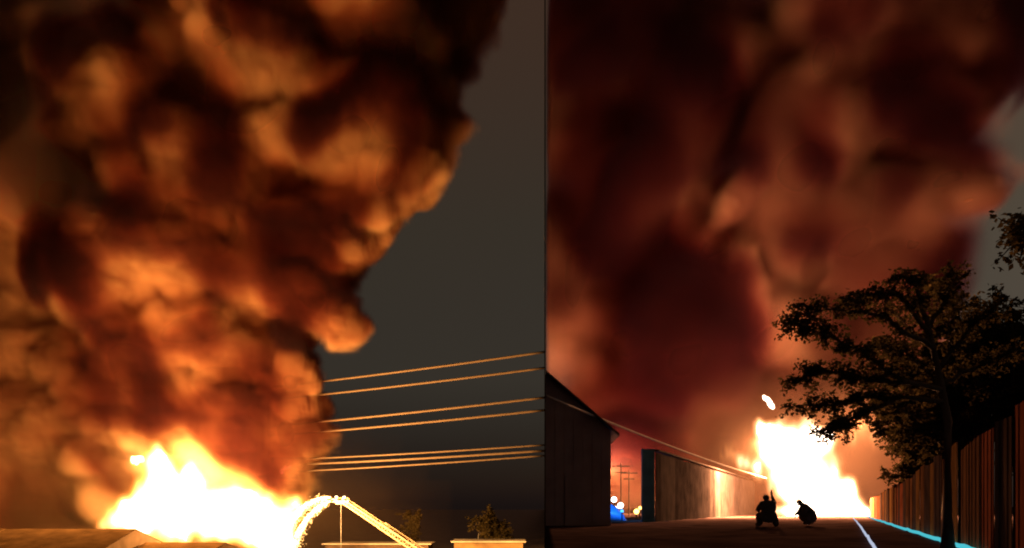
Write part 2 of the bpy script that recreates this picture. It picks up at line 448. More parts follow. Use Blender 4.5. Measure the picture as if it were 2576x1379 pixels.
# two breaks through which the sky shows
brk = np.clip(gR.puffs(rows([(2545, 330, 95, 170, -20, 0, 40, 1), (2500, 660, 110, 75, 0, 0, 40, 1)]), PD), 0, 1)
D = D * (1 - sstep(0.05, 0.45, brk))
bodyR = D
hc = W(2040 * q, 1200 * q, RD)
hz = np.clip(1 - (((gR.X - hc.x) / 20) ** 2 + ((gR.Y - RD) / 14) ** 2 + ((gR.Z - 3) / 15) ** 2), 0, 1) ** 3
D = D + 0.007 * hz
edge = np.minimum.reduce([sstep(0, 4, gR.Y - gR.lo[1]), sstep(0, 4, gR.hi[1] - gR.Y), sstep(0, 3, gR.hi[0] - gR.X)])
D = D * edge * (gR.X > gR.Y * SEAM + 0.45)
D[D < 0.0003] = 0
deepR = deepR * edge * (gR.X > gR.Y * SEAM + 2.5)
smoke_right = put('smoke_plume', gR, D, m_smokeR, deepR, m_core,
    'dark red smoke drifting over the fire behind the tree', 'smoke')
B = soot_shade(gR, SOOT_SHADE_RIGHT, 104.0, D, 15.0, 1 + 0.15 * gR.fbm((9, 8, 11), 4, .6), 5.0, 0.17)
grid_object('soot_shade', gR, B, m_soot_shadeR, smoke_right).location = (0.21, 0.17, 0.19)

# ---- flames
m_flame = vol_mat('flame_glow', emit=((1.0, 0.28, 0.03), (1.0, 0.60, 0.24)), e_k=2.4)
m_flameR = vol_mat('flame_glow_pale', emit=((1.0, 0.36, 0.10), (1.0, 0.72, 0.48)), e_k=4.5)
m_hot = emit_mat('white_hot_flame', (1.0, 0.75, 0.40), 6.0)
m_hotR = emit_mat('white_hot_flame_pale', (1.0, 0.82, 0.62), 6.0)
def fire(name, lo, hi, dx, seed, lst, d, wcell, wamp, bcell, bamp, soft, m, mh, thr, label):
    g = Grid(lo, hi, dx, seed)
    g.warp(wcell, wamp, 3)
    F = g.puffs(rows(lst), d, 0.1) + bamp * g.fbm(bcell, 3)
    D = sstep(0.0, soft, F) ** 2.2
    D[D < 0.004] = 0
    core = grid_object(name, g, D, mh, None, thr)
    tag(core, label, 'fire', None, 'thing')
    tag(grid_object('flame_glow', g, D, m, core), kind='stuff')
    return core
fire('fire', (-98, 176, -16), (-42, 204, 18), 0.6, 3, [
    (440, 1260, 130, 130, 0, -10, 8, 1), (400, 1200, 50, 90, 8, -10, 5, 1), (560, 1290, 160, 100, -10, -10, 8, 1),
    (640, 1310, 130, 100, -5, -10, 8, 1), (360, 1300, 110, 60, 0, -10, 6, 1), (480, 1200, 60, 60, -30, -10, 5, 1), (700, 1350, 60, 90, 0, -10, 6, 1),
    (620, 1250, 40, 40, 0, -10, 5, 1)],
    LD, (6, 6, 9), 1.6, (4, 4, 9), 0.20, 0.55, m_flame, m_hot, 0.75, 'widest blaze, a white hot sheet of flame below the tall plume')
fire('fire', (20, 72, -0.2), (38, 90, 10.5), 0.25, 4, [
    (2020, 1190, 110, 120, 0, 0, 3.0, 1), (1950, 1120, 60, 80, 10, 0, 2.0, 1), (2090, 1250, 110, 70, 0, 0, 3, 1), (2050, 1290, 140, 40, 0, 0, 3, 1),
    (2140, 1285, 60, 40, 0, 0, 2, 1), (1925, 1090, 30, 60, 12, 0, 1.5, 1), (2040, 1110, 70, 60, -30, 0, 2, 1), (1985, 1125, 80, 80, 0, 0, 2.4, 1), (2133, 1093, 75, 45, -10, 2, 1.8, 0.2), (2185, 1100, 35, 40, 20, 2, 1.5, 0.2), (2090, 1075, 50, 40, 0, 2, 1.5, 0.22), (1850, 1145, 75, 26, -30, 1, 1.6, 0.22), (1890, 1165, 50, 40, -30, 1, 1.6, 0.4), (2205, 1240, 18, 30, 0, 0, 1, .3)],
    RD, (1.8, 1.8, 2.6), 0.5, (1.1, 1.1, 2.6), 0.20, 0.55, m_flameR, m_hotR, 0.75, 'blinding white fire at the end of the fenced street')

# ------------------------------------------------------------------ mesh tools
class MB:
    """collects simple shapes for one mesh object"""
    def __init__(self): self.v, self.f = [], []
    def box(self, lo, hi, rot=None, at=(0, 0, 0)):
        b = len(self.v)
        for x in (lo[0], hi[0]):
            for y in (lo[1], hi[1]):
                for z in (lo[2], hi[2]):
                    p = Vector((x, y, z))
                    if rot is not None: p = rot @ p
                    self.v.append(tuple(p + Vector(at)))
        self.f += [[b + i for i in f] for f in ((0, 1, 3, 2), (4, 6, 7, 5), (0, 4, 5, 1), (2, 3, 7, 6), (0, 2, 6, 4), (1, 5, 7, 3))]
        return self
    def poly(self, pts):
        b = len(self.v); self.v += [tuple(p) for p in pts]; self.f.append(list(range(b, b + len(pts)))); return self
    def prism(self, pts, vec):
        """a face of points pushed along vec"""
        b, n = len(self.v), len(pts)
        vec = Vector(vec)
        self.v += [tuple(p) for p in pts] + [tuple(Vector(p) + vec) for p in pts]
        self.f.append([b + i for i in range(n)][::-1]); self.f.append([b + n + i for i in range(n)])
        for i in range(n):
            j = (i + 1) % n
            self.f.append([b + i, b + j, b + n + j, b + n + i])
        return self
    def tube(self, pts, rad, sides=8, jitter=0.0, rng=random):
        pts = [Vector(p) for p in pts]
        if not hasattr(rad, '__len__'): rad = [rad] * len(pts)
        b = len(self.v)
        up = Vector((0, 0, 1))
        for i, p in enumerate(pts):
            t = (pts[min(i + 1, len(pts) - 1)] - pts[max(i - 1, 0)]).normalized()
            s = t.cross(up)
            if s.length < 1e-3: s = t.cross(Vector((0, 1, 0)))
            s.normalize(); u = s.cross(t)
            for k in range(sides):
                a = 2 * math.pi * k / sides
                rr = rad[i] * (1 + jitter * rng.uniform(-1, 1))
                self.v.append(tuple(p + (s * math.cos(a) + u * math.sin(a)) * rr))
        for i in range(len(pts) - 1):
            for k in range(sides):
                k2 = (k + 1) % sides
                self.f.append([b + i * sides + k, b + i * sides + k2, b + (i + 1) * sides + k2, b + (i + 1) * sides + k])
        self.f.append([b + k for k in range(sides)][::-1])
        e = b + (len(pts) - 1) * sides
        self.f.append([e + k for k in range(sides)])
        return self
    def build(self, name, m, parent=None, smooth=False, loc=None):
        me = bpy.data.meshes.new(name)
        off = Vector(loc) if loc is not None else Vector()
        me.from_pydata([tuple(Vector(p) - off) for p in self.v], [], self.f)
        me.validate()
        bm = bmesh.new(); bm.from_mesh(me); bmesh.ops.recalc_face_normals(bm, faces=bm.faces); bm.to_mesh(me); bm.free()
        if smooth:
            me.polygons.foreach_set('use_smooth', [True] * len(me.polygons))
        me.materials.append(m)
        o = bpy.data.objects.new(name, me); C.objects.link(o)
        o.location = off
        if parent is not None: o.parent = parent
        return o

def empty(name, label, cat, loc=(0, 0, 0), group=None):
    o = bpy.data.objects.new(name, None); C.objects.link(o)
    tag(o, label, cat, group); o.location = loc
    return o

def child(mb, name, m, root, smooth=False):
    """part built in world coordinates, parented to a root that may stand elsewhere"""
    o = mb.build(name, m, None, smooth)
    o.parent = root
    w = Matrix.Translation(root.location)
    if root.parent is not None: w = Matrix.Translation(root.parent.location) @ w
    o.matrix_parent_inverse = w.inverted()
    return o

# ------------------------------------------------------------------ ground and added divider
LOW = -14.0
m_soil = mat('packed_dirt', (0.05, 0.034, 0.036), 0.95, 0, 0.4, 0.7, 0.6, spec=0.0)
m_low = mat('dark_yard', (0.16, 0.12, 0.11), 0.9, 0, 0.3, 0.2)
m_black = mat('black_sheet', (0.004, 0.004, 0.004), 1.0, 0, 0.2, 0.5, spec=0.0)
mb = MB(); mb.poly([(-3500, -300, LOW), (3500, -300, LOW), (3500, 4500, LOW), (-3500, 4500, LOW)])
tag(mb.build('low_ground', m_low), kind='structure')
def seam_x(y): return SEAM * y
rg = random.Random(2)
ys = [-60, -20, -6, 0, 3] + [3 + 1.6 * i for i in range(1, 60)] + [110, 140, 200, 400, 1200, 4000]
us = [0, .25, .6] + [0.6 + .55 * i for i in range(1, 70)] + [50, 70, 120, 400, 3500]
V, Fc = [], []
nzr = lambda x, y: 0.03 * math.sin(x * 1.1 + 0.7 * math.sin(y * .63)) * math.sin(y * .9 + 1.3) + 0.018 * math.sin(2.9 * x + y * 1.7)
for y in ys:
    for u in us:
        x = max(seam_x(y), -0.5 if y < 0 else -10) + u if y > 0 else -0.5 + u
        x = (seam_x(max(y, 0)) - (0.5 if y <= 0 else 0.5 * max(0, 1 - y / 14))) + u
        near = 1.0 if 4 < y < 100 and u < 40 else 0.0
        V.append((x, y, (nzr(x, y) + rg.uniform(-.006, .006)) * near))
nu = len(us)
for j in range(len(ys) - 1):
    for i in range(nu - 1):
        a = j * nu + i
        Fc.append([a, a + 1, a + nu + 1, a + nu])
b = len(V)
for j in range(len(ys)):                       # the bank down to the low yard
    p = V[j * nu]; V.append((p[0] - 0.02, p[1], LOW))
for j in range(len(ys) - 1):
    Fc.append([j * nu, (j + 1) * nu, b + j + 1, b + j])
me = bpy.data.meshes.new('ground'); me.from_pydata(V, [], Fc); me.materials.append(m_soil)
me.polygons.foreach_set('use_smooth', [True] * len(me.polygons))
ground = bpy.data.objects.new('ground', me); C.objects.link(ground); tag(ground, kind='structure')
n0, n1 = 14.0, 330.0
th = 0.012
tf = 0.44
mb = MB(); mb.prism([(seam_x(n0) - th / 2, n0, LOW), (seam_x(n1) - tf / 2, n1, LOW), (seam_x(n1) + tf / 2, n1, LOW), (seam_x(n0) + th / 2, n0, LOW)], (0, 0, 230))  # added divider, keeps each fire's light on its own side
tag(mb.build('added_partition', m_black), 'added thin black divider seen edge on between the two fire scenes', 'added_partition', kind='structure')

# ------------------------------------------------------------------ buildings round the large fire
m_ochre = mat('ochre_plaster', (0.22, 0.14, 0.06), 0.85, 0, 0.2, 0.5)
m_coping = mat('white_coping', (0.42, 0.38, 0.32), 0.7, 0, 0.1, 1.0)
m_roof = mat('rusty_roof_sheet', (0.05, 0.028, 0.013), 0.95, 0, 0.35, 0.35, 0.2, spec=0.0)
m_dark = mat('sooty_wall', (0.08, 0.055, 0.04), 0.9, 0, 0.3, 0.4, spec=0.0)
m_glass = mat('dark_pane', (0.02, 0.02, 0.025), 0.15, 0, 0.1, 1.0)
m_steel = mat('grey_steel', (0.30, 0.30, 0.30), 0.45, 0.6, 0.2, 2.0)

def hall(name, label, x0, x1, y0, y1, eave, ridge, mw, mr):
    r = empty(name, label, 'building', ((x0 + x1) / 2, y0, LOW))
    mb = MB(); ym = (y0 + y1) / 2
    mb.prism([(x0, y0, LOW), (x0, y1, LOW), (x0, y1, eave), (x0, ym, ridge), (x0, y0, eave)], (x1 - x0, 0, 0))
    child(mb, 'wall', mw, r)
    n = max(4, int((x1 - x0) / 2.2))
    w = (x1 - x0) / n
    k = (ridge - eave) / (ym - y0)
    for i in range(n):                           # roof sheets, each a little proud of the next
        up = 0.05 + 0.02 * (i % 2) + 0.01 * ((i * 7) % 3)
        a, c = x0 + i * w, x0 + (i + 1) * w - 0.01
        mb = MB(); mb.prism([(a, y0 - .6, eave - .6 * k + up), (c, y0 - .6, eave - .6 * k + up), (c, ym, ridge + up), (a, ym, ridge + up)], (0, 0, .05))
        child(mb, 'roof_sheet', mr, r)
        mb = MB(); mb.prism([(a, ym + .02, ridge + up), (c, ym + .02, ridge + up), (c, y1 + .6, eave - .6 * k + up), (a, y1 + .6, eave - .6 * k + up)], (0, 0, .05))
        child(mb, 'roof_sheet', mr, r)
    return r
hall('warehouse', 'long low warehouse with a rusty sheet roof in front of the widest blaze', -95, -60.2, 126, 162, -6.9, -2.75, m_dark, m_roof)
hall('storage_shed', 'lower sheet roofed shed under the foot of the widest blaze', -59.4, -46.5, 130, 162, -7.6, -5.0, m_dark, m_roof)

def flat_block(name, label, x0, x1, y0, y1, top, mw, coping=True, lip=0.35):
    r = empty(name, label, 'building', ((x0 + x1) / 2, y0, LOW))
    child(MB().box((x0, y0, LOW), (x1, y1, top)), 'wall', mw, r)
    if coping:
        child(MB().box((x0 - .7, y0 - .7, top + .003), (x1 + .7, y1 + .4, top + lip)), 'roof_slab', m_coping, r)
    n = int((x1 - x0) / 3.2)
    for i in range(n):
        cx = x0 + (i + .5) * (x1 - x0) / n
        wn_ = child(MB().box((cx - .7, y0 - .06, top - 4.3), (cx + .7, y0 - .003, top - 2.6)), 'window', m_steel, r)
        mb = MB().box((cx - .6, y0 - .09, top - 4.2), (cx + .6, y0 - .063, top - 2.7))
        o = mb.build('pane', m_glass); o.parent = wn_; o.matrix_parent_inverse = (Matrix.Translation(r.location)).inverted()
    return r
flat_block('flat_roofed_house', 'ochre flat roofed house with a pale roof edge lit by the fire', -13.8, 2.6, 215, 228, -7.65, m_ochre)
flat_block('flat_roofed_house', 'dim brown low house below the raised ladder', -47, -21, 226, 238, -8.6, m_dark, True, 0.25)
for px, py0, py1, d, lab in ((341, 501, 540, 222, 'thin mast rising behind the raised ladder tip'), (478.5, 533, 541, 218, 'short aerial mast on the ochre flat roof')):
    a, b_ = W(px, py1, d), W(px, py0, d)
    o = MB().tube([(a.x, a.y, a.z - (4.9 if d == 222 else 0.0)), b_], 0.07, 6).build('mast', m_steel, loc=a); tag(o, lab, 'mast')

# ------------------------------------------------------------------ power lines
m_wire = mat('aluminium_cable', (0.045, 0.034, 0.026), 0.9, 0, 0.1, 1.0, spec=0.0)
lines = [((306.6, 382.6), (545, 352.0)), ((305.6, 395.7), (545, 368.0)), ((291.8, 424), (545, 397.6)), ((290.7, 433.9), (545, 410.2)),
         ((297, 458.8), (545, 445.0)), ((294, 464.3), (545, 450.8)), ((288.6, 471.5), (545, 455.7))]
where = ['topmost power line', 'second power line from the top', 'upper line of the middle pair', 'lower line of the middle pair', 'upper thin line of the lowest three cables', 'middle line of the lowest three cables', 'bottommost line of the lowest three cables']
POLE_PX, POLE_D = 268.0, 216.0
ends = []
for (a, b_), lab in zip(lines, where):
    k = (POLE_PX - a[0]) / (b_[0] - a[0])
    A = W(POLE_PX, a[1] + k * (b_[1] - a[1]), POLE_D)
    B_ = Vector((seam_x(166.0) - 0.12, 166.0, W(545, b_[1], 166.0).z))
    pts = [A.lerp(B_, t / 24) - Vector((0, 0, 0.25 * 4 * (t / 24) * (1 - t / 24))) for t in range(25)]
    o = MB().tube(pts, 0.17 if 'thin' in lab or 'bottommost' in lab else 0.23, 6).build('power_line', m_wire, smooth=True, loc=A)
    tag(o, lab + ' running right from the smoke', 'cable', 'power lines running out of the smoke')
    ends.append(A)
pr = empty('power_pole', 'steel pole with three cross arms inside the edge of the smoke', 'pole', (ends[0].x, POLE_D + .5, LOW))
top = ends[0].z + 2
child(MB().tube([(ends[0].x, POLE_D + .5, LOW), (ends[0].x, POLE_D + .5, top)], [0.5, 0.25], 8), 'shaft', m_steel, pr)
for z in ((ends[0].z + ends[1].z) / 2, (ends[2].z + ends[3].z) / 2, (ends[4].z + ends[6].z) / 2):
    child(MB().box((ends[0].x - 1.8, POLE_D + .05, z - .15), (ends[0].x + .6, POLE_D + .24, z + .15)), 'cross_arm', m_steel, pr)
for e in ends:
    child(MB().tube([(e.x, e.y + .02, e.z), (e.x, e.y + .3, e.z)], 0.14, 6), 'insulator', m_coping, pr)

# ------------------------------------------------------------------ aerial ladder and water jets
m_lad = mat('pale_ladder_paint', (0.20, 0.15, 0.10), 0.6, 0.0, 0.1, 1.0)
m_red = mat('red_vehicle_paint', (0.35, 0.02, 0.02), 0.35, 0, 0.1, 1.0)
m_rub = mat('rubber', (0.02, 0.02, 0.02), 0.9)
m_lampL = emit_mat('work_light', (1.0, 0.80, 0.45), 14.0)
T = W(343, 502, 188); Bq = W(446, 571, 176)
base = Vector((Bq.x, Bq.y, LOW))
lt = empty('ladder_truck', 'fire engine ladder raised diagonally with a bright bucket spraying water', 'fire engine', base)
ax = (T - Bq); Lb = ax.length; ax.normalize()
side = ax.cross(Vector((0, 0, 1))).normalized(); nrm = side.cross(ax).normalized()
def bp_(t, s, n): return Bq + ax * t + side * s + nrm * n
for nm, t0, t1, w, h in (('lower_boom', 0, Lb * .62, .95, .95), ('upper_boom', Lb * .45, Lb, .75, .75)):
    for s in (-w, w):
        for n in (0, h):
            child(MB().tube([bp_(t0, s, n), bp_(t1, s, n)], 0.17, 6), 'rail', m_lad, lt)
    mb = MB()
    k = int((t1 - t0) / .7)
    for i in range(k):
        a, c = t0 + i * (t1 - t0) / k, t0 + (i + 1) * (t1 - t0) / k
        mb.tube([bp_(a, -w, 0), bp_(a, w, 0)], 0.06, 5)
        for s in (-w, w):
            mb.tube([bp_(a, s, 0 if i % 2 else h), bp_(c, s, h if i % 2 else 0)], 0.075, 5)
    tag(child(mb, 'rungs_and_bracing', m_lad, lt), kind='stuff')
mb = MB(); mb.prism([bp_(0.4, -.45, .12), bp_(Lb - .3, -.40, .12), bp_(Lb - .3, .40, .12), bp_(0.4, .45, .12)], nrm * 0.06)
child(mb, 'deck', m_lad, lt)
c0 = bp_(Lb, 0, .3)
bk = child(MB().box((-1.5, -.9, -.75), (1.1, .9, -.60), at=c0), 'bucket', m_lad, lt)
for x in (-1.45, -.2, 1.05):
    for y in (-.85, .85):
        child(MB().tube([c0 + Vector((x, y, -.6)), c0 + Vector((x, y, .55))], 0.06, 6), 'post', m_lad, lt)
for z in (-.05, .55):
    child(MB().tube([c0 + Vector((-1.45, -.85, z)), c0 + Vector((1.05, -.85, z)), c0 + Vector((1.05, .85, z)), c0 + Vector((-1.45, .85, z)), c0 + Vector((-1.45, -.85, z))], 0.06, 6), 'handrail', m_lad, lt)
child(MB().box((-1.44, -.93, -.58), (1.04, -.91, .05), at=c0), 'bucket_panel', m_lad, lt)
for i, (x, z) in enumerate(((-1.3, .75), (.3, .72), (.9, -.2))):
    child(MB().box((-.22, -.12, -.16), (.22, .12, .16), at=c0 + Vector((x, -.95, z))), 'work_light', m_lampL, lt)
child(MB().tube([c0 + Vector((-1.2, -.2, .1)), c0 + Vector((-2.5, -.2, .35))], [.22, .14], 8), 'nozzle', m_steel, lt)
child(MB().tube([c0 + Vector((-1.2, .3, -.2)), c0 + Vector((-2.5, .3, -.25))], [.22, .14], 8), 'nozzle', m_steel, lt)
child(MB().tube([(Bq.x, Bq.y, LOW + 2.2), (Bq.x, Bq.y, Bq.z + .3)], [1.1, .8], 12), 'turntable', m_red, lt)
child(MB().box((-5.5, -1.25, .7), (4.2, 1.25, 2.2), at=base), 'truck_bed', m_red, lt)
child(MB().prism([base + Vector(p) for p in ((-8, -1.25, .7), (-5.52, -1.25, .7), (-5.52, -1.25, 3.1), (-7.2, -1.25, 3.1), (-8, -1.25, 2.0))], (0, 2.5, 0)), 'cab', m_red, lt)
for x in (-6.6, -.2, 2.6):
    for y in (-1.3, 1.0):
        child(MB().tube([base + Vector((x, y, .55)), base + Vector((x, y + .3, .55))], .55, 14), 'wheel', m_rub, lt)

m_water = bpy.data.materials.new('water_spray'); m_water.use_nodes = True
n_, l_ = m_water.node_tree.nodes, m_water.node_tree.links
n_.clear()
o_ = n_.new('ShaderNodeOutputMaterial'); d_ = n_.new('ShaderNodeBsdfDiffuse'); t_ = n_.new('ShaderNodeBsdfTranslucent'); tr_ = n_.new('ShaderNodeBsdfTransparent')
mx1, mx2 = n_.new('ShaderNodeMixShader'), n_.new('ShaderNodeMixShader')
for s_ in (d_, t_): s_.inputs['Color'].default_value = (0.9, 0.9, 0.88, 1)
tcx = n_.new('ShaderNodeTexCoord'); nzx = n_.new('ShaderNodeTexNoise'); nzx.inputs['Scale'].default_value = 1.6; nzx.inputs['Detail'].default_value = 5
mrx = n_.new('ShaderNodeMapRange'); mrx.inputs['From Min'].default_value = .40; mrx.inputs['From Max'].default_value = .66
l_.new(tcx.outputs['Object'], nzx.inputs['Vector']); l_.new(nzx.outputs[0], mrx.inputs[0])
l_.new(d_.outputs[0], mx1.inputs[1]); l_.new(t_.outputs[0], mx1.inputs[2])
l_.new(mrx.outputs[0], mx2.inputs[0]); l_.new(mx1.outputs[0], mx2.inputs[2]); l_.new(tr_.outputs[0], mx2.inputs[1])
l_.new(mx2.outputs[0], o_.inputs['Surface'])
rj = random.Random(8)
for arc, lab in (([(330.5, 497.3), (318, 498.9), (303, 507), (293, 519), (287, 529), (281, 545)], 'upper jet of water arcing from the ladder bucket into the blaze'),
                 ([(330.5, 501), (318, 507), (306, 520.5), (298, 535), (293, 549), (289, 560)], 'lower jet of water dropping from the ladder bucket to the fire edge')):
    P = []
    for i in range(len(arc) - 1):
        for t in range(6):
            f = t / 6
            x = arc[i][0] * (1 - f) + arc[i + 1][0] * f; y = arc[i][1] * (1 - f) + arc[i + 1][1] * f
            P.append(W(x, y, 187 + 6 * (i + f) / 5))
    for _ in range(3):
        P = [P[0]] + [(P[k - 1] + P[k] * 2 + P[k + 1]) / 4 for k in range(1, len(P) - 1)] + [P[-1]]
    rad = [0.22 + 0.75 * k / len(P) for k in range(len(P))]
    root = None
    o = MB().tube(P, rad, 10, .25, rj).build('water_jet', m_water, smooth=True, loc=P[0])
    tag(o, lab, 'water', 'water jets from the ladder')
    mb = MB()
    for k in range(1000):                        # loose drops torn off the jet
        i = rj.randrange(2, len(P)); s = rad[i] * rj.gauss(0, 1.0) ; c = P[i] + Vector((rj.gauss(0, 1) * rad[i] * 1.0, rj.gauss(0, 1) * rad[i], rj.gauss(0, 1) * rad[i] * 1.0 - abs(rj.gauss(0, .25))))
        z = rj.uniform(.03, .10)
        mb.v += [tuple(c + Vector((z, 0, 0))), tuple(c + Vector((-z, z * .5, 0))), tuple(c + Vector((0, -z, z))), tuple(c + Vector((0, 0, -z * 1.6)))]
        b4 = len(mb.v) - 4
        mb.f += [[b4, b4 + 1, b4 + 2], [b4, b4 + 3, b4 + 1], [b4 + 1, b4 + 3, b4 + 2], [b4, b4 + 2, b4 + 3]]
    tag(child(mb, 'drops', m_water, o), kind='stuff')

# ------------------------------------------------------------------ the street: shed, wall, fence
SL = 0.372                                   # the street runs away to the right
m_shed = mat('dark_shed_sheet', (0.36, 0.28, 0.30), 0.8, 0.0, 0.2, 0.8, 0.15, spec=0.0)
m_shedroof = mat('dark_roof_sheet', (0.06, 0.05, 0.05), 0.7, 0.2, 0.3, 0.6)
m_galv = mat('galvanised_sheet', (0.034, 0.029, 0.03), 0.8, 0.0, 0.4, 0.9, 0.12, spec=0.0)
m_pale = mat('pale_sheet', (0.055, 0.048, 0.048), 0.8, 0.0, 0.3, 0.9, 0.1, spec=0.0)
m_post = mat('dark_post', (0.025, 0.02, 0.018), 0.8, spec=0.0)
m_rust = [mat('rust_red_sheet', (0.23, 0.075, 0.04), 0.8, 0.0, 0.3, 1.2, 0.2, spec=0.0), mat('brown_sheet', (0.16, 0.08, 0.042), 0.8, 0.0, 0.3, 1.2, 0.2, spec=0.0),
          mat('ochre_sheet', (0.26, 0.14, 0.055), 0.8, 0.0, 0.3, 1.2, 0.2, spec=0.0), mat('dull_grey_sheet', (0.09, 0.06, 0.05), 0.8, 0.0, 0.3, 1.2, 0.2, spec=0.0)]
m_flare_cyan = emit_mat('cyan_flare', (0.10, 0.72, 0.85), 0.75)
m_flare_white = emit_mat('white_flare', (0.65, 0.72, 0.95), 0.75)
m_tarp = mat('blue_tarpaulin', (0.03, 0.22, 0.75), 0.45, 0, 0.25, 2.0, 0.3)
m_blue = mat('blue_lit_pier', (0.04, 0.12, 0.20), 0.8, 0, 0.2, 1.5, spec=0.0)  # blue light on the wall end, put into its base colour

def ribbed(o0, ux, L, H, pitch, depth, thick=0.012, jit=None):
    """a corrugated sheet: from o0 along unit vector ux, L long and H high, as one small mesh"""
    nx = Vector((-ux.y, ux.x, 0))
    n = max(2, int(round(L / pitch)))
    mb = MB(); prof = []
    for i in range(n):
        a = i * L / n; w = L / n
        prof += [(a, 0), (a + w * .30, 0), (a + w * .42, depth), (a + w * .78, depth), (a + w * .9, 0)]
    prof.append((L, 0))
    for s, (a, d) in enumerate(prof):
        p = o0 + ux * a + nx * d
        hh = H if jit is None else H + jit * a
        mb.v += [tuple(p), tuple(p + Vector((0, 0, hh)))]
    for i in range(len(prof) - 1):
        mb.f.append([2 * i, 2 * i + 2, 2 * i + 3, 2 * i + 1])
    k = len(mb.v)
    for a in (0, L):
        pass
    # back face and rims give the sheet its thickness
    q0, q1 = o0 - nx * thick, o0 + ux * L - nx * thick
    h1 = H if jit is None else H + jit * L
    mb.v += [tuple(q0), tuple(q0 + Vector((0, 0, H))), tuple(q1), tuple(q1 + Vector((0, 0, h1)))]
    mb.f += [[k, k + 1, k + 3, k + 2], [0, 1, k + 1, k], [k - 2, k - 1, k + 3, k + 2]]
    top = [2 * i + 1 for i in range(len(prof))]
    mb.f.append(top + [k + 3, k + 1])
    return mb

# shed: its gable looks at the camera
sy = 42.0
xs0, xs1 = seam_x(sy) + 0.03, 4.62
gz = lambda x: 4.48 + (xs1 - x) * 0.862
shed = empty('gabled_shed', 'dark gabled shed with its roof slope falling to the right', 'shed', ((xs0 + xs1) / 2, sy, 0))
child(MB().prism([(xs0 + .02, sy + .06, 0), (xs1 - .02, sy + .06, 0), (xs1 - .02, sy + .06, 4.43), (xs0 + .3, sy + .06, gz(xs0 + .3) - .06), (xs0 + .3, sy + .06, 7.0)][:3] + [(xs0 + .02, sy + .06, gz(xs0) - .1)], (0.28, 7.5, 0)), 'wall', m_shed, shed)
n = 7
w = (xs1 - xs0) / n
for i in range(n):
    a, c = xs0 + i * w, xs0 + (i + 1) * w - .012
    d = .02 * (i % 2)
    child(MB().prism([(a, sy - d, 0.02), (c, sy - d, 0.02), (c, sy - d, gz(c) - .04), (a, sy - d, gz(a) - .04)], (0, .04, 0)), 'sheet', m_shed, shed)
child(MB().prism([(xs0, sy - .35, gz(xs0)), (xs1 + .35, sy - .35, gz(xs1 + .35)), (xs1 + .35, sy - .35, gz(xs1 + .35) + .12), (xs0, sy - .35, gz(xs0) + .12)], (.3, 8.2, 0)), 'roof', m_shedroof, shed)
child(MB().box((xs0 + .9, sy - .075, .02), (xs0 + 2.1, sy - .028, 2.3)), 'door', m_shed, shed)

# long sheet wall
a0 = Vector((8.42, 53.0, 0)); ux = Vector((SL, 1, 0)).normalized()
wall = empty('sheet_wall', 'long corrugated sheet wall running back towards the street fire', 'wall', a0)
rw = random.Random(5)
for i in range(38):
    p = a0 + ux * (1.6 * i)
    H = 4.1 - .004 * i + rw.uniform(-.05, .05)
    pale = i in (1, 2, 3, 14, 16, 17)  # a few panels are paler than the rest
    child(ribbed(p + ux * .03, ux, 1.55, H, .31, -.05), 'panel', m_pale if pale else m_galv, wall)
child(MB().prism([a0 + Vector((-.1, .0, 4.17)), a0 + ux * 61 + Vector((-.1, 0, 4.0)), a0 + ux * 61 + Vector((.22, -.08, 4.0)), a0 + Vector((.22, -.08, 4.17))], (0, 0, .1)), 'coping', m_galv, wall)
for i in range(0, 38, 3):
    p = a0 + ux * (1.6 * i) + Vector((-.18, .06, 0))
    child(MB().box((-.06, -.06, 0), (.06, .06, 4.0), at=p), 'post', m_post, wall)
child(MB().box((7.66, 52.85, 0), (8.38, 53.3, 4.3)), 'pier', m_blue, wall)

# fence along the right side
F0 = Vector((9.8 - .364 * 10.6, 9.0, 0)); uf = Vector((.364, 1, 0)).normalized()
fence = empty('sheet_fence', 'rusty sheet panel fence along the right side of the street', 'fence', F0)
rf = random.Random(12)
seqm = [1, 3, 0, 3, 0, 1, 1, 2, 1, 3, 2, 3, 1, 2, 3, 1]
for i in range(44):
    p = F0 + uf * (1.7 * i)
    H = 2.35 - .016 * (p.y - 13) + rf.uniform(-.10, .10)
    H = max(1.6, H)
    tilt = Vector((uf.x + rf.uniform(-.03, .03), uf.y, 0)).normalized()
    child(ribbed(p + tilt * .07 + Vector((rf.uniform(-.03, .03), 0, 0.03)), tilt, 1.56, H, 0.52 if i % 3 else .78, .012, .01, rf.uniform(-.05, .03)), 'panel', m_rust[seqm[i % 16]], fence)
    child(MB().box((-.045, -.045, 0), (.045, .045, H + .12), at=p + Vector((.062, 0, 0))), 'post', m_post, fence)

# lens flare streaks, built as glowing strips on the ground
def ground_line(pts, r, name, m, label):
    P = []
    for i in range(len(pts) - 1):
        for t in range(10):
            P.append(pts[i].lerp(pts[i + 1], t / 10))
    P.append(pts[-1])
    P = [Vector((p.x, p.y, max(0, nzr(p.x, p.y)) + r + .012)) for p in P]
    return tag(MB().tube(P, r, 8).build(name, m, smooth=True, loc=P[0]), label, 'flare streak', 'flare streaks added as glowing strips in the street')
def gp(px, py): d = FPX * EYE / (py - HZ); return Vector(((px - 512) / FPX * d, d, 0))
ground_line([gp(867, 517.2), gp(877, 521), gp(901, 529.4), gp(930, 539.2), gp(957, 548), gp(985, 557)], .05, 'flare_streak', m_flare_cyan, 'added cyan flare streak glowing along the foot of the rusty fence')
ground_line([gp(853, 518.2), gp(860, 527), gp(866, 536.5), gp(874, 549), gp(880, 560)], .036, 'flare_streak', m_flare_white, 'added short thin white flare streak crossing the street from the fire')

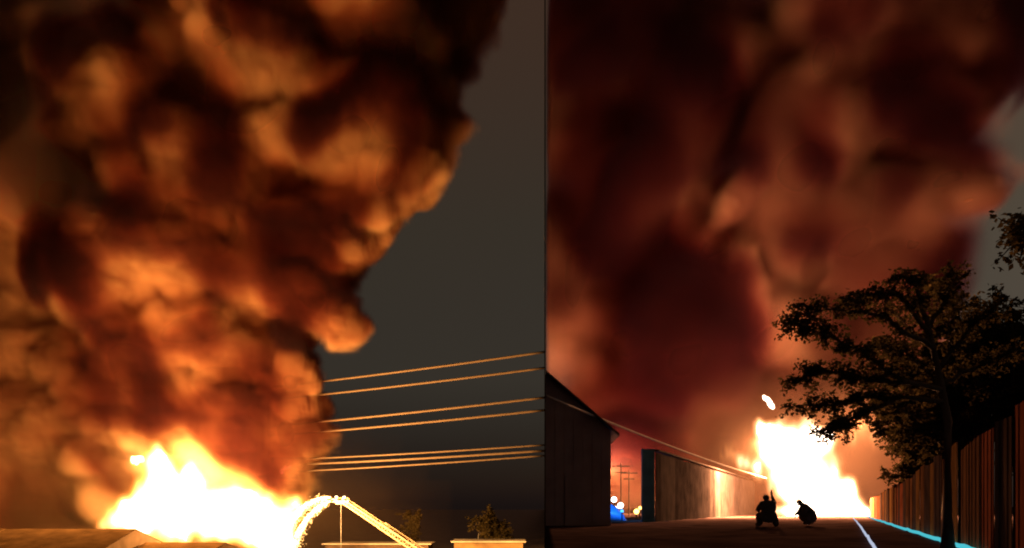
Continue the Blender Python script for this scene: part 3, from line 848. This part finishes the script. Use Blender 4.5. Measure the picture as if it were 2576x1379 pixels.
# what shows in the gap between shed and wall
m_lampW = emit_mat('white_lamp', (1.0, 0.92, 0.95), 9.0)
m_lampY = emit_mat('yellow_lamp', (1.0, 0.55, 0.12), 6.0)
for px, py, d, r, m_, lab in ((614, 499.5, 66, .20, m_lampW, 'left white floodlight in the gap beside the shed'), (620.5, 505.5, 68, .22, m_lampW, 'lower white floodlight in the gap beside the shed'), (616, 508, 68, .13, m_lampW, 'small white lamp just above the blue tarpaulin'),
                           (636.5, 511.5, 66, .2, m_lampY, 'yellow lamp in the gap beside the blue-lit pier'), (640, 508, 70, .14, m_lampY, 'tiny yellow lamp next to the blue-lit pier')):
    p = W(px, py, d)
    L = empty('floodlight', lab, 'lamp', (p.x, p.y, 0), 'lamps in the gap')
    bm_ = bmesh.new(); bmesh.ops.create_icosphere(bm_, subdivisions=2, radius=r); me = bpy.data.meshes.new('bulb'); bm_.to_mesh(me); bm_.free(); me.materials.append(m_)
    o = bpy.data.objects.new('bulb', me); C.objects.link(o); o.parent = L; o.location = (0, 0, p.z)
    child(MB().tube([(p.x, p.y + .12, 0), (p.x, p.y + .12, p.z)], .05, 6), 'stand', m_post, L)
    child(MB().box((p.x - r, p.y + r * .75, p.z - r), (p.x + r, p.y + r * 1.1, p.z + r)), 'housing', m_post, L)
for px, t_, d, lab in ((621, 463, 80, 'taller thin pole in the glowing gap'), (629, 470, 84, 'shorter thin pole in the glowing gap')):
    p = W(px, t_, d)
    L = empty('utility_pole', lab, 'pole', (p.x, p.y, 0), 'thin poles in the gap')
    child(MB().tube([(p.x, p.y, 0), p], .06, 6), 'shaft', m_post, L)
    child(MB().box((p.x - .8, p.y - .06, p.z - .35), (p.x + .8, p.y + .06, p.z - .22)), 'cross_arm', m_post, L)
    child(MB().box((p.x - .5, p.y - .06, p.z - .9), (p.x + .5, p.y + .06, p.z - .78)), 'cross_arm', m_post, L)
lamp('blue_beacon_light', (7.0, 57, 2.4), 420, (0.08, 0.45, 1.0), 0.1)
rt = random.Random(3)
V, Fc = [], []
for j in range(13):
    for i in range(17):
        u, v = i / 16, j / 12
        h = (math.sin(math.pi * u) ** .5) * (math.sin(math.pi * v) ** .5)
        V.append((5.5 + 1.9 * u + .05 * rt.uniform(-1, 1), 58 + 2.4 * v, .02 + 1.05 * h * (1 - .35 * abs(u - .4)) + .06 * rt.uniform(-1, 1) * h))
for j in range(12):
    for i in range(16):
        a = j * 17 + i; Fc.append([a, a + 1, a + 18, a + 17])
mb = MB(); mb.v, mb.f = V, Fc
o = mb.build('tarpaulin', m_tarp, smooth=True, loc=(6.5, 59, 0))
o.modifiers.new('thickness', 'SOLIDIFY').thickness = .02
tag(o, 'crumpled blue tarpaulin heap on the ground in the gap', 'tarpaulin')
b0 = empty('beacon', 'blue beacon on a thin stand behind the blue-lit pier', 'lamp', (7.0, 57.3, 0))
m_bc = emit_mat('blue_lens', (0.05, 0.4, 1.0), 3.0)
child(MB().tube([(7.0, 57.3, 0), (7.0, 57.3, .55)], .04, 6), 'stand', m_post, b0)
child(MB().tube([(7.0, 57.3, .55), (7.0, 57.3, .72)], [.12, .07], 10), 'lens', m_bc, b0)
# cables strung behind the trees
for k, (pa, pb, d, lab) in enumerate((((868, 366), (1060, 350), 34, 'upper thin cable behind the dark tree'), ((872, 399), (1060, 396), 36, 'lower thin cable behind the dark tree'))):
    A, B_ = W(*pa, d), W(*pb, d - 8)
    P = [A.lerp(B_, t / 16) - Vector((0, 0, .5 * 4 * (t / 16) * (1 - t / 16))) for t in range(17)]
    tag(MB().tube(P, .022, 5).build('overhead_cable_or_flare_tube', m_wire, smooth=True, loc=A), lab, 'cable', 'cables behind the trees')

A, B_ = W(546.5, 396, 37), W(766, 478, 80)  # added tube standing for the upper flare streak
P = [A.lerp(B_, t / 20) - Vector((0, 0, .25 * 4 * (t / 20) * (1 - t / 20))) for t in range(21)]
m_flare_tube = mat('pale_flare_tube', (0.45, 0.42, 0.42), 0.8, 0, 0.1, 1.5, spec=0.0)
tag(MB().tube(P, .055, 8).build('overhead_cable_or_flare_tube', m_flare_tube, smooth=True, loc=A), 'added pale tube tracing the flare streak down from the shed roof to the street fire', 'cable')

# ------------------------------------------------------------------ trees
m_bark = mat('bark', (0.05, 0.036, 0.027), 0.9, 0, 0.35, 4.0, 0.6, stretch=(3, 3, .6))
m_leaf = bpy.data.materials.new('leaf'); m_leaf.use_nodes = True
n_, l_ = m_leaf.node_tree.nodes, m_leaf.node_tree.links
n_.clear()
o_ = n_.new('ShaderNodeOutputMaterial'); d_ = n_.new('ShaderNodeBsdfDiffuse'); t_ = n_.new('ShaderNodeBsdfTranslucent'); mx = n_.new('ShaderNodeMixShader')
rp = n_.new('ShaderNodeValToRGB'); gi_ = n_.new('ShaderNodeNewGeometry')
rp.color_ramp.elements[0].color = (0.030, 0.026, 0.012, 1); rp.color_ramp.elements[1].color = (0.085, 0.065, 0.028, 1)
l_.new(gi_.outputs['Random Per Island'], rp.inputs[0])
l_.new(rp.outputs[0], d_.inputs[0]); l_.new(rp.outputs[0], t_.inputs[0])
mx.inputs[0].default_value = 0.45
l_.new(d_.outputs[0], mx.inputs[1]); l_.new(t_.outputs[0], mx.inputs[2]); l_.new(mx.outputs[0], o_.inputs['Surface'])

def leaf_mesh(name, spots, size, rng, root):
    """spots: (place, spread, number): small pointed leaves"""
    V, Fc = [], []
    for c, sp, num in spots:
        for _ in range(num):
            p = c + Vector((rng.gauss(0, sp), rng.gauss(0, sp), rng.gauss(0, sp * .7)))
            a = Vector((rng.uniform(-1, 1), rng.uniform(-1, 1), rng.uniform(-.9, .35))).normalized()
            b = a.cross(Vector((rng.uniform(-1, 1), rng.uniform(-1, 1), rng.uniform(-1, 1)))).normalized()
            L = size * rng.uniform(.7, 1.3); w = L * .32
            k = len(V)
            V += [tuple(p), tuple(p + a * L * .45 + b * w), tuple(p + a * L), tuple(p + a * L * .45 - b * w)]
            Fc += [(k, k + 1, k + 2), (k, k + 2, k + 3)]
    mb = MB(); mb.v, mb.f = V, Fc
    me = bpy.data.meshes.new(name); me.from_pydata(V, [], Fc); me.materials.append(m_leaf)
    o = bpy.data.objects.new(name, me); C.objects.link(o); o.parent = root
    o.matrix_parent_inverse = Matrix.Translation(root.location).inverted()
    tag(o, kind='stuff')
    return o

def tree(label, base, limbs, rng, size, twig, dens, spread, r0):
    """limbs: lists of points (each with the first on the trunk or a limb); the twigs and leaves grow along their outer part"""
    root = empty('tree', label, 'tree', base)
    tr = limbs[0]
    mb = MB(); n = len(tr)
    mb.tube(tr, [r0 * (1.35 if i == 0 else 1 - .62 * i / (n - 1)) for i in range(n)], 10, .08, rng)
    child(mb, 'trunk', m_bark, root, True)
    spots = []
    tw = MB()
    for li, L in enumerate(limbs[1:]):
        P = []
        for i in range(len(L) - 1):
            for t in range(4):
                P.append(L[i].lerp(L[i + 1], t / 4) + Vector((rng.gauss(0, .025), rng.gauss(0, .025), rng.gauss(0, .025))) * (1 if i + t else 0))
        P.append(L[-1])
        m = len(P)
        child(MB().tube(P, [max(.012, r0 * .42 * (1 - .9 * i / m)) for i in range(m)], 7, .06, rng), 'limb', m_bark, root, True)
        for i in range(m // 4, m):
            for _ in range(twig):
                d = Vector((rng.uniform(-1, 1), rng.uniform(-1, 1), rng.uniform(-.55, .8))).normalized()
                ln = spread * rng.uniform(.5, 1.2) * (.6 + .5 * i / m)
                a = P[i]; mid = a + d * ln * .5 + Vector((0, 0, rng.uniform(-.03, .06))); e = a + d * ln + Vector((0, 0, -.04 * ln))
                tw.tube([a, mid, e], [.013, .009, .004], 4)
                for f in (.45, .7, .9, 1.05):
                    if rng.random() < .85:
                        spots.append((a.lerp(e, f), .055, dens))
    tag(child(tw, 'twigs', m_bark, root), kind='stuff')
    leaf_mesh('crown', spots, size, rng, root)
    return root
def Q(x, y, d): return W(x * q, y * q, d)      # a point given in a picture 2576 wide
rng = random.Random(21)
tb = Vector((8.72, 18.0, 0))
tree('leafy tree leaning over the fire, its dark trunk before the rusty fence', tb, [
    [tb, Vector((8.70, 18, .8)), Q(2385, 1060, 18), Q(2360, 930, 18.1), Q(2330, 800, 18.2)],
    [Q(2368, 980, 18), Q(2270, 960, 17.8), Q(2190, 900, 17.6), Q(2120, 860, 17.5), Q(2040, 830, 17.5), Q(1990, 815, 17.4)],
    [Q(2300, 965, 17.9), Q(2210, 960, 17.8), Q(2130, 945, 17.9), Q(2060, 930, 18.0), Q(2010, 960, 18)],
    [Q(2372, 1010, 18), Q(2260, 1000, 18.1), Q(2170, 1000, 18.2), Q(2090, 1020, 18.3), Q(2000, 1020, 18.4)],
    [Q(2260, 1000, 18.1), Q(2170, 1040, 17.9), Q(2110, 1075, 17.8), Q(2075, 1090, 17.8)],
    [Q(2350, 880, 18.1), Q(2230, 800, 17.6), Q(2100, 780, 17.2), Q(2010, 790, 17)],
    [Q(2340, 840, 18.1), Q(2260, 740, 18.3), Q(2190, 740, 18.4), Q(2120, 770, 18.4)],
    [Q(2330, 800, 18.2), Q(2300, 720, 18.3), Q(2270, 690, 18.2)],
    [Q(2340, 820, 18.2), Q(2390, 740, 18.4), Q(2400, 690, 18.6)],
    [Q(2360, 930, 18.1), Q(2440, 830, 18), Q(2500, 770, 17.8)],
    [Q(2365, 960, 18.1), Q(2470, 920, 18.4), Q(2560, 880, 18.4)],
    [Q(2372, 1000, 18.1), Q(2300, 900, 18.8), Q(2230, 870, 19.2)],
], rng, .085, 6, 6, .34, .125)
def bushy(label, bx, by, px0, px1, py0, py1, seed, n, r0, size, spread=.62, bz=0.0):
    g_ = random.Random(seed)
    base = Vector((bx, by, bz))
    top = Vector((bx + g_.uniform(-.2, .2), by, Q(0, py1 * .45 + py0 * .55, by).z))
    tr = [base, base.lerp(top, .35) + Vector((.1, 0, 0)), base.lerp(top, .7), top]
    limbs = [tr]
    for i in range(n):
        s = base.lerp(top, g_.uniform(.3, .98))
        while True:
            u, v = g_.uniform(-1, 1), g_.uniform(-1, 1)
            if u * u + v * v < 1: break
        e = Q((px0 + px1) / 2 + u * (px1 - px0) / 2, (py0 + py1) / 2 + v * (py1 - py0) / 2, by + g_.uniform(-1.6, 1.6))
        m = s.lerp(e, .5) + Vector((g_.uniform(-.3, .3), g_.uniform(-.3, .3), g_.uniform(0, .4)))
        limbs.append([s, m, e])
    tree(label, base, limbs, g_, size, 4, 6, spread, r0)
bushy('dense dark tree behind the fence, right of the leaning tree', 18.6, 36, 2170, 2500, 690, 1150, 4, 64, .17, .16)
bushy('dark bushy tree cut by the edge of the picture, behind the rusty fence', 17.6, 31, 2380, 2760, 740, 1180, 7, 60, .16, .15)
bushy('smaller dark tree low behind the fence beside the fire', 20.8, 44, 2200, 2480, 900, 1260, 9, 50, .14, .17)
bushy('leafy tree reaching in above the fence at the upper edge of view', 7.4, 10.6, 2530, 2800, 540, 650, 13, 16, .13, .07, .27)
bushy('dim round tree behind the ochre flat roofed house', -4.8, 244, 1190, 1300, 1275, 1362, 17, 16, .28, .6, 2.0, LOW)
bushy('dim small tree between the ladder and the ochre house', -27.0, 252, 1000, 1065, 1270, 1362, 18, 10, .24, .6, 1.7, LOW)

# ------------------------------------------------------------------ people
m_cloth = mat('dark_clothes', (0.045, 0.04, 0.045), 0.9, 0, 0.3, 6.0)
m_hair = mat('black_hair', (0.012, 0.010, 0.009), 0.7)
m_skin = mat('skin', (0.32, 0.19, 0.13), 0.6)
m_phone = mat('phone_case', (0.02, 0.02, 0.022), 0.3)
def skinned(name, joints, edges, m, root=None, levels=2, first=0):
    keys = list(joints); keys.remove(first); keys = [first] + keys
    ix = {k: i for i, k in enumerate(keys)}
    me = bpy.data.meshes.new(name)
    me.from_pydata([joints[k][0] for k in keys], [(ix[a], ix[b]) for a, b in edges], [])
    o = bpy.data.objects.new(name, me); C.objects.link(o)
    me.materials.append(m)
    sk = o.modifiers.new('skin', 'SKIN'); sk.use_smooth_shade = True
    for k in keys:
        v = me.skin_vertices[0].data[ix[k]]
        r = joints[k][1]; v.radius = r if hasattr(r, '__len__') else (r, r)
        v.use_root = (k == first)
    sb = o.modifiers.new('subdivision', 'SUBSURF'); sb.levels = levels; sb.render_levels = levels
    if root is not None: o.parent = root
    return o
def hand(j, e, wrist, along, across, tag_, curl):
    """five fingers from a palm at the end of a forearm"""
    wv, a, c = Vector(wrist), Vector(along).normalized(), Vector(across).normalized()
    nrm = a.cross(c)
    palm = wv + a * .05
    j[tag_ + 'p'] = (tuple(palm), (.020, .030)); e.append((tag_ + 'w', tag_ + 'p'))
    for k, (s, L) in enumerate(((-.030, .070), (-.010, .080), (.010, .076), (.029, .060))):
        p0 = palm + a * .035 + c * s; p1 = p0 + a * L * .55 + nrm * L * .25 * curl; p2 = p1 + a * L * .25 + nrm * L * .5 * curl
        for t, (p, r) in enumerate(((p0, .010), (p1, .009), (p2, .007))):
            j[f'{tag_}f{k}{t}'] = (tuple(p), r)
        e += [(tag_ + 'p', f'{tag_}f{k}0'), (f'{tag_}f{k}0', f'{tag_}f{k}1'), (f'{tag_}f{k}1', f'{tag_}f{k}2')]
    t0 = palm - c * .038 - a * .005; t1 = t0 + a * .035 - c * .022 + nrm * .012 * curl
    j[tag_ + 't0'] = (tuple(t0), .011); j[tag_ + 't1'] = (tuple(t1), .008)
    e += [(tag_ + 'p', tag_ + 't0'), (tag_ + 't0', tag_ + 't1')]
def person(label, J, hands, loc, rz, face):
    root = empty('person', label, 'person', loc)
    root.rotation_euler = (0, 0, rz); root.scale = (1.32, 1.32, 1.32)
    R = {0: (.29, .25), 'belly': (.27, .23), 'chest': (.24, .19), 'neck': .085, 'head': (.083, .098), 'crown': (.070, .078),
         'sl': .13, 'el': .085, 'Lw': .045, 'sr': .13, 'er': .085, 'Rw': .045,
         'hl': .21, 'kl': .16, 'al': .12, 'tl': .08, 'hr': .21, 'kr': .16, 'ar': .12, 'tr': .08}
    j = {k: (J[k], R[k]) for k in R}
    e = [(0, 'belly'), ('belly', 'chest'), ('chest', 'neck'), ('neck', 'head'), ('head', 'crown')]
    for s, S_ in (('l', 'L'), ('r', 'R')):
        e += [('chest', 's' + s), ('s' + s, 'e' + s), ('e' + s, S_ + 'w'), (0, 'h' + s), ('h' + s, 'k' + s), ('k' + s, 'a' + s), ('a' + s, 't' + s)]
    for S_, along, across, curl in hands:
        hand(j, e, J[S_ + 'w'], along, across, S_, curl)
    skinned('body', j, e, m_cloth, root)
    hd, cr = Vector(J['head']), Vector(J['crown'])
    f = Vector(face).normalized()
    # hair: a cap over the back of the head
    bm_ = bmesh.new(); bmesh.ops.create_icosphere(bm_, subdivisions=3, radius=.108)
    up = (cr - hd).normalized()
    for v in list(bm_.verts):
        if v.co.dot(f) > .035 and v.co.dot(up) < .055: bm_.verts.remove(v)
    me = bpy.data.meshes.new('hair'); bm_.to_mesh(me); bm_.free(); me.materials.append(m_hair)
    o = bpy.data.objects.new('hair', me); C.objects.link(o); o.parent = root; o.location = hd.lerp(cr, .45) - f * .012
    o.modifiers.new('thickness', 'SOLIDIFY').thickness = .012
    sd = f.cross(up).normalized()
    c = hd.lerp(cr, .3)
    mb = MB()
    mb.prism([c + f * .085 - up * .03 - sd * .016, c + f * .085 - up * .03 + sd * .016, c + f * .118 - up * .028], up * .045)
    mb.build('nose', m_skin, root)
    for s in (-1, 1):
        MB().prism([c + sd * s * .082 - up * .03, c + sd * s * .108 - up * .02 - f * .02, c + sd * s * .110 + up * .025 - f * .02, c + sd * s * .084 + up * .03], f * .014).build('ear', m_skin, root)
        bm_ = bmesh.new(); bmesh.ops.create_icosphere(bm_, subdivisions=1, radius=.013); me = bpy.data.meshes.new('eye'); bm_.to_mesh(me); bm_.free(); me.materials.append(m_pale)
        o = bpy.data.objects.new('eye', me); C.objects.link(o); o.parent = root; o.location = c + f * .083 + sd * s * .032 + up * .012
    MB().box((-.022, -.004, -.005), (.022, .004, .005), Matrix((sd, f, up)).transposed(), c + f * .088 - up * .05).build('mouth', m_skin, root)
    return root
k = 1.08
J1 = {0: (0, 0, .36), 'belly': (0, .05, .50), 'chest': (-.01, .12, .70), 'neck': (-.02, .17, .86), 'head': (-.03, .21, .95), 'crown': (-.03, .215, 1.04),
      'sl': (-.20, .13, .76), 'el': (-.30, .26, .56), 'Lw': (-.18, .44, .56), 'sr': (.19, .13, .78), 'er': (.30, .36, .82), 'Rw': (.245, .46, 1.05),
      'hl': (-.12, .02, .34), 'kl': (-.24, .34, .40), 'al': (-.27, .06, .12), 'tl': (-.33, .26, .07),
      'hr': (.12, .02, .34), 'kr': (.24, .34, .40), 'ar': (.27, .06, .12), 'tr': (.33, .26, .07)}
pd = 40.0
pl = Vector(((768.5 - 512) / FPX * pd, pd, 0))
person('crouching person in dark clothes holding up a phone before the fire', J1, [('R', (0, .1, 1), (1, 0, 0), 1.0), ('L', (.1, 1, -.3), (1, 0, 0), .5)], pl, 0.0, (0, 1, -.05))
tag(MB().box((-.038, -.005, -.078), (.038, .005, .078), Matrix.Rotation(.15, 3, 'Y'), pl + Vector((.245, .515, 1.20)) * 1.32).build('phone', m_phone), 'phone held up by the crouching person', 'phone')
J2 = {0: (.24, 0, .30), 'belly': (.17, 0, .46), 'chest': (.03, 0, .64), 'neck': (-.08, 0, .75), 'head': (-.17, 0, .80), 'crown': (-.25, 0, .83),
      'sl': (-.02, -.19, .66), 'el': (-.14, -.27, .46), 'Lw': (-.27, -.20, .42), 'sr': (-.02, .19, .66), 'er': (-.14, .27, .46), 'Rw': (-.27, .20, .42),
      'hl': (.22, -.12, .28), 'kl': (-.14, -.20, .36), 'al': (.16, -.16, .13), 'tl': (-.02, -.18, .06),
      'hr': (.22, .12, .28), 'kr': (-.14, .20, .36), 'ar': (.16, .16, .13), 'tr': (-.02, .18, .06)}
pd = 42.0
p2 = Vector(((805 - 512) / FPX * pd, pd, 0))
person('person in dark clothes crouched low and leaning to the left before the fire', J2, [('R', (-.2, 0, -1), (0, 1, 0), .4), ('L', (-.2, 0, -1), (0, -1, 0), .4)], p2, 0.0, (-.6, 0, -.8))

# loose flames above the fires
fire('flame', (-80, 184, 0), (-62, 200, 12), 0.35, 8, [(325, 1162, 42, 22, 12, -10, 3.2, 1), (350, 1156, 22, 15, 12, -10, 2, 1), (308, 1170, 18, 14, 0, -10, 2, 1)],
     LD, (3, 3, 3), .5, (2, 2, 2), .2, .45, m_flame, m_hot, .55, 'loose scrap of flame torn off left of the widest blaze')
fire('flame', (20, 81, 7), (27, 87, 14), 0.12, 9, [(1926, 1004, 6, 15, 22, 0, .45, 1), (1932, 1013, 6, 14, 30, 0, .45, 1), (1937, 1022, 6, 10, 40, 0, .4, 1)],
     RD, (1, 1, 1), .2, (.8, .8, .8), .2, .45, m_flameR, m_hotR, .55, 'small loose flame floating above the street fire')
fire('flame', (-54, 200, 5), (-44, 208, 12), 0.3, 10, [(718, 1175, 24, 9, 25, 4, 1.2, 1), (708, 1188, 8, 12, 0, 4, 1, 1)],
     LD, (2, 2, 2), .4, (1.5, 1.5, 1.5), .2, .5, m_flame, m_hot, .8, 'small flame where the lowest cables enter the smoke')
